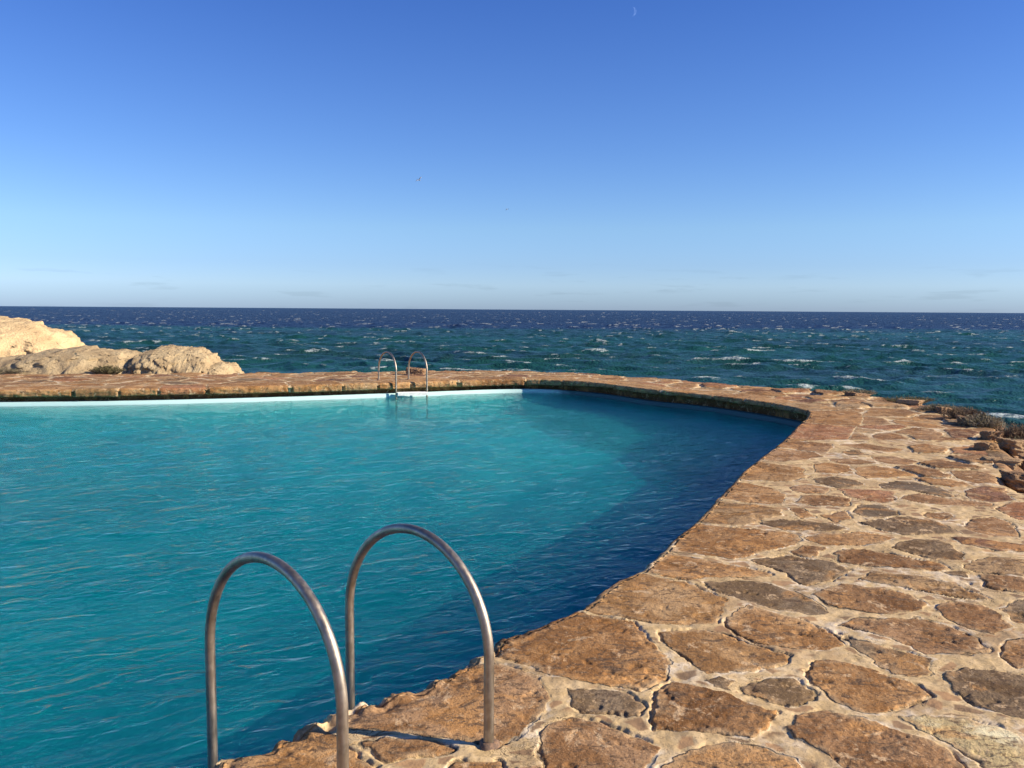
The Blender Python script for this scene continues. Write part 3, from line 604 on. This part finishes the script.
# ------------------------------------------------------------------ rocks beyond the far rim
M_HEAD = mat_rock('ochre_sandstone', (.76, .56, .31), (.64, .45, .24), (.40, .27, .15), .8, .12)
M_BOUL = mat_rock('weathered_sandstone', (.56, .43, .25), (.44, .32, .18), (.15, .11, .075), 1.6, .06)
def rock_ridge(name, prof, yc, half, base, mat, label, amp=.10, nsc=1.3, seed=0, nx=150, ny=60, grp=None, pw=2.2, lean=0.0):
    xs = [p[0] for p in prof]; zs = [p[1] for p in prof]; cx = .5*(xs[0]+xs[-1])
    V = []; X = np.linspace(xs[0], xs[-1], nx); v = np.linspace(-1, 1, ny)
    for a in range(ny):
        sv = v[a]
        for b in range(nx):
            top = np.interp(X[b], xs, zs); k = max(0., 1-abs(sv)**pw)**(.55)
            e = min(1, 6*min(b, nx-1-b)/nx); yy = yc+half*sv*(.55+.45*e)+lean*(X[b]-cx)
            z = base+(top-base)*k
            p = Vector((X[b]*nsc, yy*nsc, z*nsc*1.6+seed*7))
            n1 = mnoise.fractal(p, 1.0, 2.0, 5); n2 = abs(mnoise.noise(p*1.7)); n3 = mnoise.fractal(p*4.2, .8, 2.0, 5)-1.1*max(0, mnoise.noise(p*3.1)-.18)
            q = k*.9+.1
            V.append((X[b]-cx+amp*.8*n1*q, yy-yc+amp*1.8*(n1-.9*n2+.45*n3), z+amp*q*(n1*.7-n2*.8+.2+.38*n3)))
    o = mesh_np(name, V, grid_faces(ny, nx), mat, None, True); o.location = (cx, yc, 0)
    return tag(o, label, 'rock', grp)
G = 'sandstone rocks beyond the far rim'
rock_ridge('rock', [(-32,.9),(-27,1.9),(-22,1.6),(-19.5,1.28),(-18.5,1.16),(-17.6,1.06),(-17.1,.98),(-16.6,.80),(-16.2,.66),(-16.0,.50),(-15.8,.36),(-15.68,.1),(-15.6,-.3),(-15.5,-1.0)], 31, 3.6, -1.4, M_HEAD, 'broad bright yellow sandstone slope at the left edge, behind the lower rocks', .16, .8, 1, 190, 80, G, 2.0)
rock_ridge('rock', [(-20,.2),(-16,.12),(-13.2,.26),(-12.7,.28),(-12.2,.42),(-11.6,.50),(-10.9,.54),(-10.2,.50),(-9.9,.46),(-9.65,.33),(-9.45,.08),(-9.2,-.1),(-9.05,-.5)], 22.2, 1.5, -.55, M_BOUL, 'long low grey brown rock rising from left to a rounded end', .10, 1.3, 2, 230, 60, G, 2.4)
rock_ridge('rock', [(-9.95,-.4),(-9.8,.15),(-9.5,.42),(-9.1,.50),(-8.7,.48),(-8.35,.22),(-8.15,-.1),(-8.0,-.5)], 22.0, .9, -.55, M_BOUL, 'dark shaded lump of rock wedged between two bigger pale rocks', .10, 1.9, 3, 110, 60, G, 2.4)
rock_ridge('rock', [(-9.45,-.3),(-9.3,.36),(-9.15,.56),(-8.8,.57),(-8.4,.52),(-8.05,.46),(-7.8,.38),(-7.62,.20),(-7.42,.18),(-7.25,.10),(-7.1,-.12),(-6.95,-.5)], 22.3, 1.15, -.55, M_BOUL, 'pale rounded boulder nearest the far ladder, sloping down to the right', .10, 1.5, 4, 150, 60, G, 2.4)

def boulder(name, loc, size, seed, mat, label, rz=0, grp=None, cat='rock', amp=.28, sub=4):
    import bmesh
    bm = bmesh.new(); bmesh.ops.create_icosphere(bm, subdivisions=sub, radius=1)
    for v in bm.verts:
        p = v.co*1.1+Vector((seed*3.1, seed*1.7, seed)); c = v.co.copy()
        m_ = max(abs(c.x), abs(c.y), abs(c.z)); c = c.lerp(c/m_*.8, .88)          # blocky
        c *= 1+amp*.8*mnoise.noise(p*.9)+amp*.55*mnoise.fractal(p*2.6, .75, 2, 6)-amp*.5*max(0, mnoise.noise(p*4.2)-.1)
        c.x += .25*c.z*math.sin(seed*2.1); c.z += .30*c.x*math.sin(seed*1.3)
        v.co = Vector((c.x*size[0], c.y*size[1], c.z*size[2]))
    me = bpy.data.meshes.new(name); bm.to_mesh(me); bm.free(); me.materials.append(mat)
    for p in me.polygons: p.use_smooth = True
    o = bpy.data.objects.new(name, me); COL.objects.link(o); o.location = loc; o.rotation_euler = (0, 0, rz)
    return tag(o, label, cat, grp)
M_RUB = mat_rock('broken_brown_stone', (.40, .25, .135), (.27, .165, .10), (.09, .06, .042), 4.0, .04)
M_RUBL = mat_rock('broken_pale_stone', (.54, .37, .21), (.42, .27, .15), (.15, .10, .065), 4.0, .04)
GR = 'broken stones along the seaward edge'
RUB = [
 ((5.05,8.35,-.06),(.26,.20,.12),M_RUB,'brown block under the right edge of the paving, next to a dark hollow'),
 ((5.45,8.55,-.10),(.24,.18,.13),M_RUBL,'pale squarish stone at the right frame edge below the shrubs'),
 ((5.25,9.15,-.02),(.28,.16,.09),M_RUBL,'flat cream slab lying on the edge of the paving at the right'),
 ((5.75,9.35,-.06),(.22,.18,.13),M_RUB,'dark brown stone right of the flat cream slab'),
 ((5.55,9.95,.0),(.16,.14,.12),M_RUB,'small upright brown stone just below the dry shrubs'),
 ((6.05,10.1,.0),(.32,.22,.14),M_RUBL,'pinkish rounded stone between the shrubs and the slab'),
 ((6.15,10.9,.02),(.20,.15,.10),M_RUB,'stone half hidden under the brown shrub'),
 ((6.6,12.3,.03),(.20,.14,.10),M_RUB,'low dark stone left of the grey shrub'),
 ((6.95,13.7,.02),(.26,.16,.09),M_RUB,'flat dark stone on the seaward edge left of the shrubs'),
 ((7.0,15.0,.02),(.30,.16,.08),M_RUBL,'thin pale stone on the seaward edge, middle of the row'),
 ((6.6,16.3,.0),(.32,.18,.09),M_RUB,'brown slab where the seaward edge turns to the far rim'),
 ((5.9,17.4,-.01),(.28,.18,.08),M_RUB,'small slab on the outer edge behind the pool corner'),
 ((-2.35,20.9,.05),(.34,.22,.15),M_RUB,'low reddish stone lying behind the far ladder'),
 ((4.95,7.62,-.10),(.24,.22,.10),M_RUB,'shaded stone below the paving corner at the right frame edge'),
]
for k, (loc, size, mt, lb) in enumerate(RUB): boulder('rubble_stone', loc, tuple(.8*q for q in size), k+3, mt, lb, rz=k*1.3, grp=GR, sub=5)

# ------------------------------------------------------------------ dry shrubs
def mat_twig(name, a, b):
    s = NT(name); P = s.pos(); return s.surf(s.bsdf(Base_Color=s.mix(s.rng(s.noise(9, 3, P), .4, .6), a, b), Roughness=.9))
M_TW = [mat_twig('dry_brown_twig', (.24, .155, .085), (.13, .085, .05)), mat_twig('dry_grey_twig', (.30, .25, .165), (.19, .16, .09)), mat_twig('dull_olive_leaf', (.13, .115, .05), (.20, .16, .08))]
def shrub(loc, rx, ry, h, n, mat, label, seed, name='dry_shrub', cat='shrub', grp='dry shrubs on the rocky edge', wd=.006):
    r_ = random.Random(seed); V = []; F = []
    def blade(p, q, w):
        d = (q-p).normalized(); s_ = d.orthogonal().normalized(); s_.rotate(Matrix.Rotation(r_.uniform(0, 6.28), 3, d)); t_ = d.cross(s_); b = len(V)
        for c_, ww in ((p, w), (q, w*.35)):
            for k in range(3):
                a = 2.094*k; V.append(tuple(c_+(s_*math.cos(a)+t_*math.sin(a))*ww))
        for k in range(3): F.append((b+k, b+(k+1) % 3, b+3+(k+1) % 3, b+3+k))
    for i in range(n):
        a = r_.uniform(0, 6.283); rr = math.sqrt(r_.random()); base = Vector((math.cos(a)*rr*rx*.5, math.sin(a)*rr*ry*.5, -.05))
        tip = Vector((math.cos(a)*rr*rx*r_.uniform(.8, 1.2), math.sin(a)*rr*ry, h*(1-.5*rr*rr)*r_.uniform(.55, 1.1)))
        mid = base.lerp(tip, .55)+Vector((r_.gauss(0, .03), r_.gauss(0, .03), .03*h)); blade(base, mid, wd); blade(mid, tip, wd*.8)
        for q in range(4):
            st_ = mid.lerp(tip, r_.random()); blade(st_, st_+Vector((r_.gauss(0, 1), r_.gauss(0, 1), abs(r_.gauss(.4, .7)))).normalized()*h*r_.uniform(.12, .3), wd*.7)
    o = mesh_np(name, V, F, mat, None, False); o.location = loc
    return tag(o, label, cat, grp)
shrub((6.72,12.15,-.04), .32,.26,.21, 300, M_TW[1], 'grey dry shrub standing highest on the rocky edge at the right', 1)
shrub((6.55,11.0,-.10), .36,.28,.26, 420, M_TW[0], 'brown dry shrub touching the right frame edge beside the sea', 2)
shrub((6.85,12.9,.0), .34,.26,.17, 260, M_TW[0], 'low brown shrub just left of the grey one', 3)
shrub((7.05,14.0,.0), .40,.26,.10, 220, M_TW[1], 'straggly low greyish shrub along the seaward edge', 4)
shrub((7.15,15.4,.0), .50,.24,.09, 200, M_TW[2], 'thin greenish brush on the seaward edge, second from the far end', 5)
shrub((6.75,16.7,.0), .40,.22,.10, 160, M_TW[1], 'small tuft of brush farthest along the seaward edge', 6)
shrub((6.15,10.35,-.05), .22,.2,.14, 160, M_TW[2], 'tiny green weed among the stones under the brown shrub', 7)
shrub((-9.9,20.9,-.02), .42,.14,.20, 260, M_TW[2], 'dull olive weeds growing against the long low rock', 8, 'weed', 'plant', 'weeds at the foot of the rocks', .008)
shrub((-12.6,20.75,-.02), .9,.14,.13, 300, M_TW[1], 'dry grass tufts at the foot of the rocks near the left edge', 9, 'grass_tuft', 'grass', 'weeds at the foot of the rocks', .006)

# ------------------------------------------------------------------ gulls and the moon
M_GW = mat_plain('gull_white', (.75, .75, .73), (.66, .66, .65), .7); M_GG = mat_plain('gull_grey', (.30, .31, .33), (.40, .41, .43), .7)
def gull(loc, rz, rx, flap, label, span=1.25):
    root = empty('gull', loc, rz); root.rotation_euler = (rx, .35, rz); tag(root, label, 'bird', 'gulls in the sky')
    V = []; ns = 10; prof = [(-.28, .004, 0), (-.22, .03, 0), (-.1, .065, 0), (.03, .075, 0), (.14, .06, .01), (.2, .042, .025), (.245, .042, .03), (.285, .028, .028), (.30, .012, .022), (.345, .004, .012)]
    for x, r_, z in prof:
        for k in range(ns): V.append((x, r_*math.cos(2*math.pi*k/ns), z+r_*.9*math.sin(2*math.pi*k/ns)))
    mesh_np('body', V, grid_faces(len(prof), ns, closed=True), M_GW, root)
    V = [(-.27, 0, .012), (-.40, .07, .012), (-.41, 0, .010), (-.40, -.07, .012), (-.27, 0, -.006), (-.40, .07, .004), (-.41, 0, .002), (-.40, -.07, .004)]
    mesh_np('tail', V, [(0, 1, 2, 2), (0, 2, 3, 3), (4, 6, 5, 5), (4, 7, 6, 6), (1, 2, 6, 5), (2, 3, 7, 6)][4:]+[(0, 1, 5, 4), (3, 0, 4, 7), (0, 3, 2, 1), (4, 5, 6, 7)], M_GW, root, False)
    for sgn in (-1, 1):
        V = []; st_ = [(0.03, 0, .15, .02), (.25, .03, .17, .12*flap), (.42, .05, .13, .16*flap), (.6, -.06, .03, .12*flap)]
        for y_, xo, c_, z_ in st_:
            y_ *= span/1.25
            for q, dz in ((c_/2, 0), (0, .016), (-c_/2, .002), (0, -.006)): V.append((xo+q, sgn*y_, z_+dz))
        F = grid_faces(4, 4, closed=True)
        mesh_np('wing', V, F if sgn > 0 else F[:, ::-1], M_GG, root)
    return root
gull((-13.0,120,19.27), R(-35), R(40), 1.4, 'pale gull gliding in the open sky left of centre')
gull((-1.71,240,29.2), R(60), R(-20), -.6, 'tiny dark gull lower in the sky near the middle')
def moon():
    s = NT('moonlit_face')
    em = s.add('ShaderNodeEmission', {'Color': (.55, .70, 1, 1), 'Strength': s.rng(s.noise(.012, 3, s.pos()), .35, .65, .03, .11)}).outputs[0]
    tr = s.add('ShaderNodeBsdfTransparent').outputs[0]; ad = s.add('ShaderNodeAddShader'); s.t.links.new(em, ad.inputs[0]); s.t.links.new(tr, ad.inputs[1]); s.surf(ad.outputs[0])
    # sunlit lune of the globe, facing the camera
    V = []; na, nb = 10, 20; r_ = 150.
    c = Vector((3977, 30000, 10078)); f = -c.normalized(); right = Vector((0, 0, 1)).cross(-f).normalized()*-1; upv = f.cross(right)
    right = (Vector((1, 0, 0))-f*f.x).normalized(); upv = right.cross(f) if right.cross(f).z > 0 else f.cross(right)
    for i in range(na+1):
        a = R(28)+R(62)*i/na
        for j in range(nb+1):
            b = -math.pi/2+math.pi*j/nb
            d = right*(math.cos(b)*math.sin(a))+upv*math.sin(b)+f*(math.cos(b)*math.cos(a)); V.append(tuple(d*r_))
    o = mesh_np('moon', V, grid_faces(na+1, nb+1), s.m); o.location = c
    return tag(o, 'faint pale half moon near the top edge of the blue sky', 'moon')
moon()
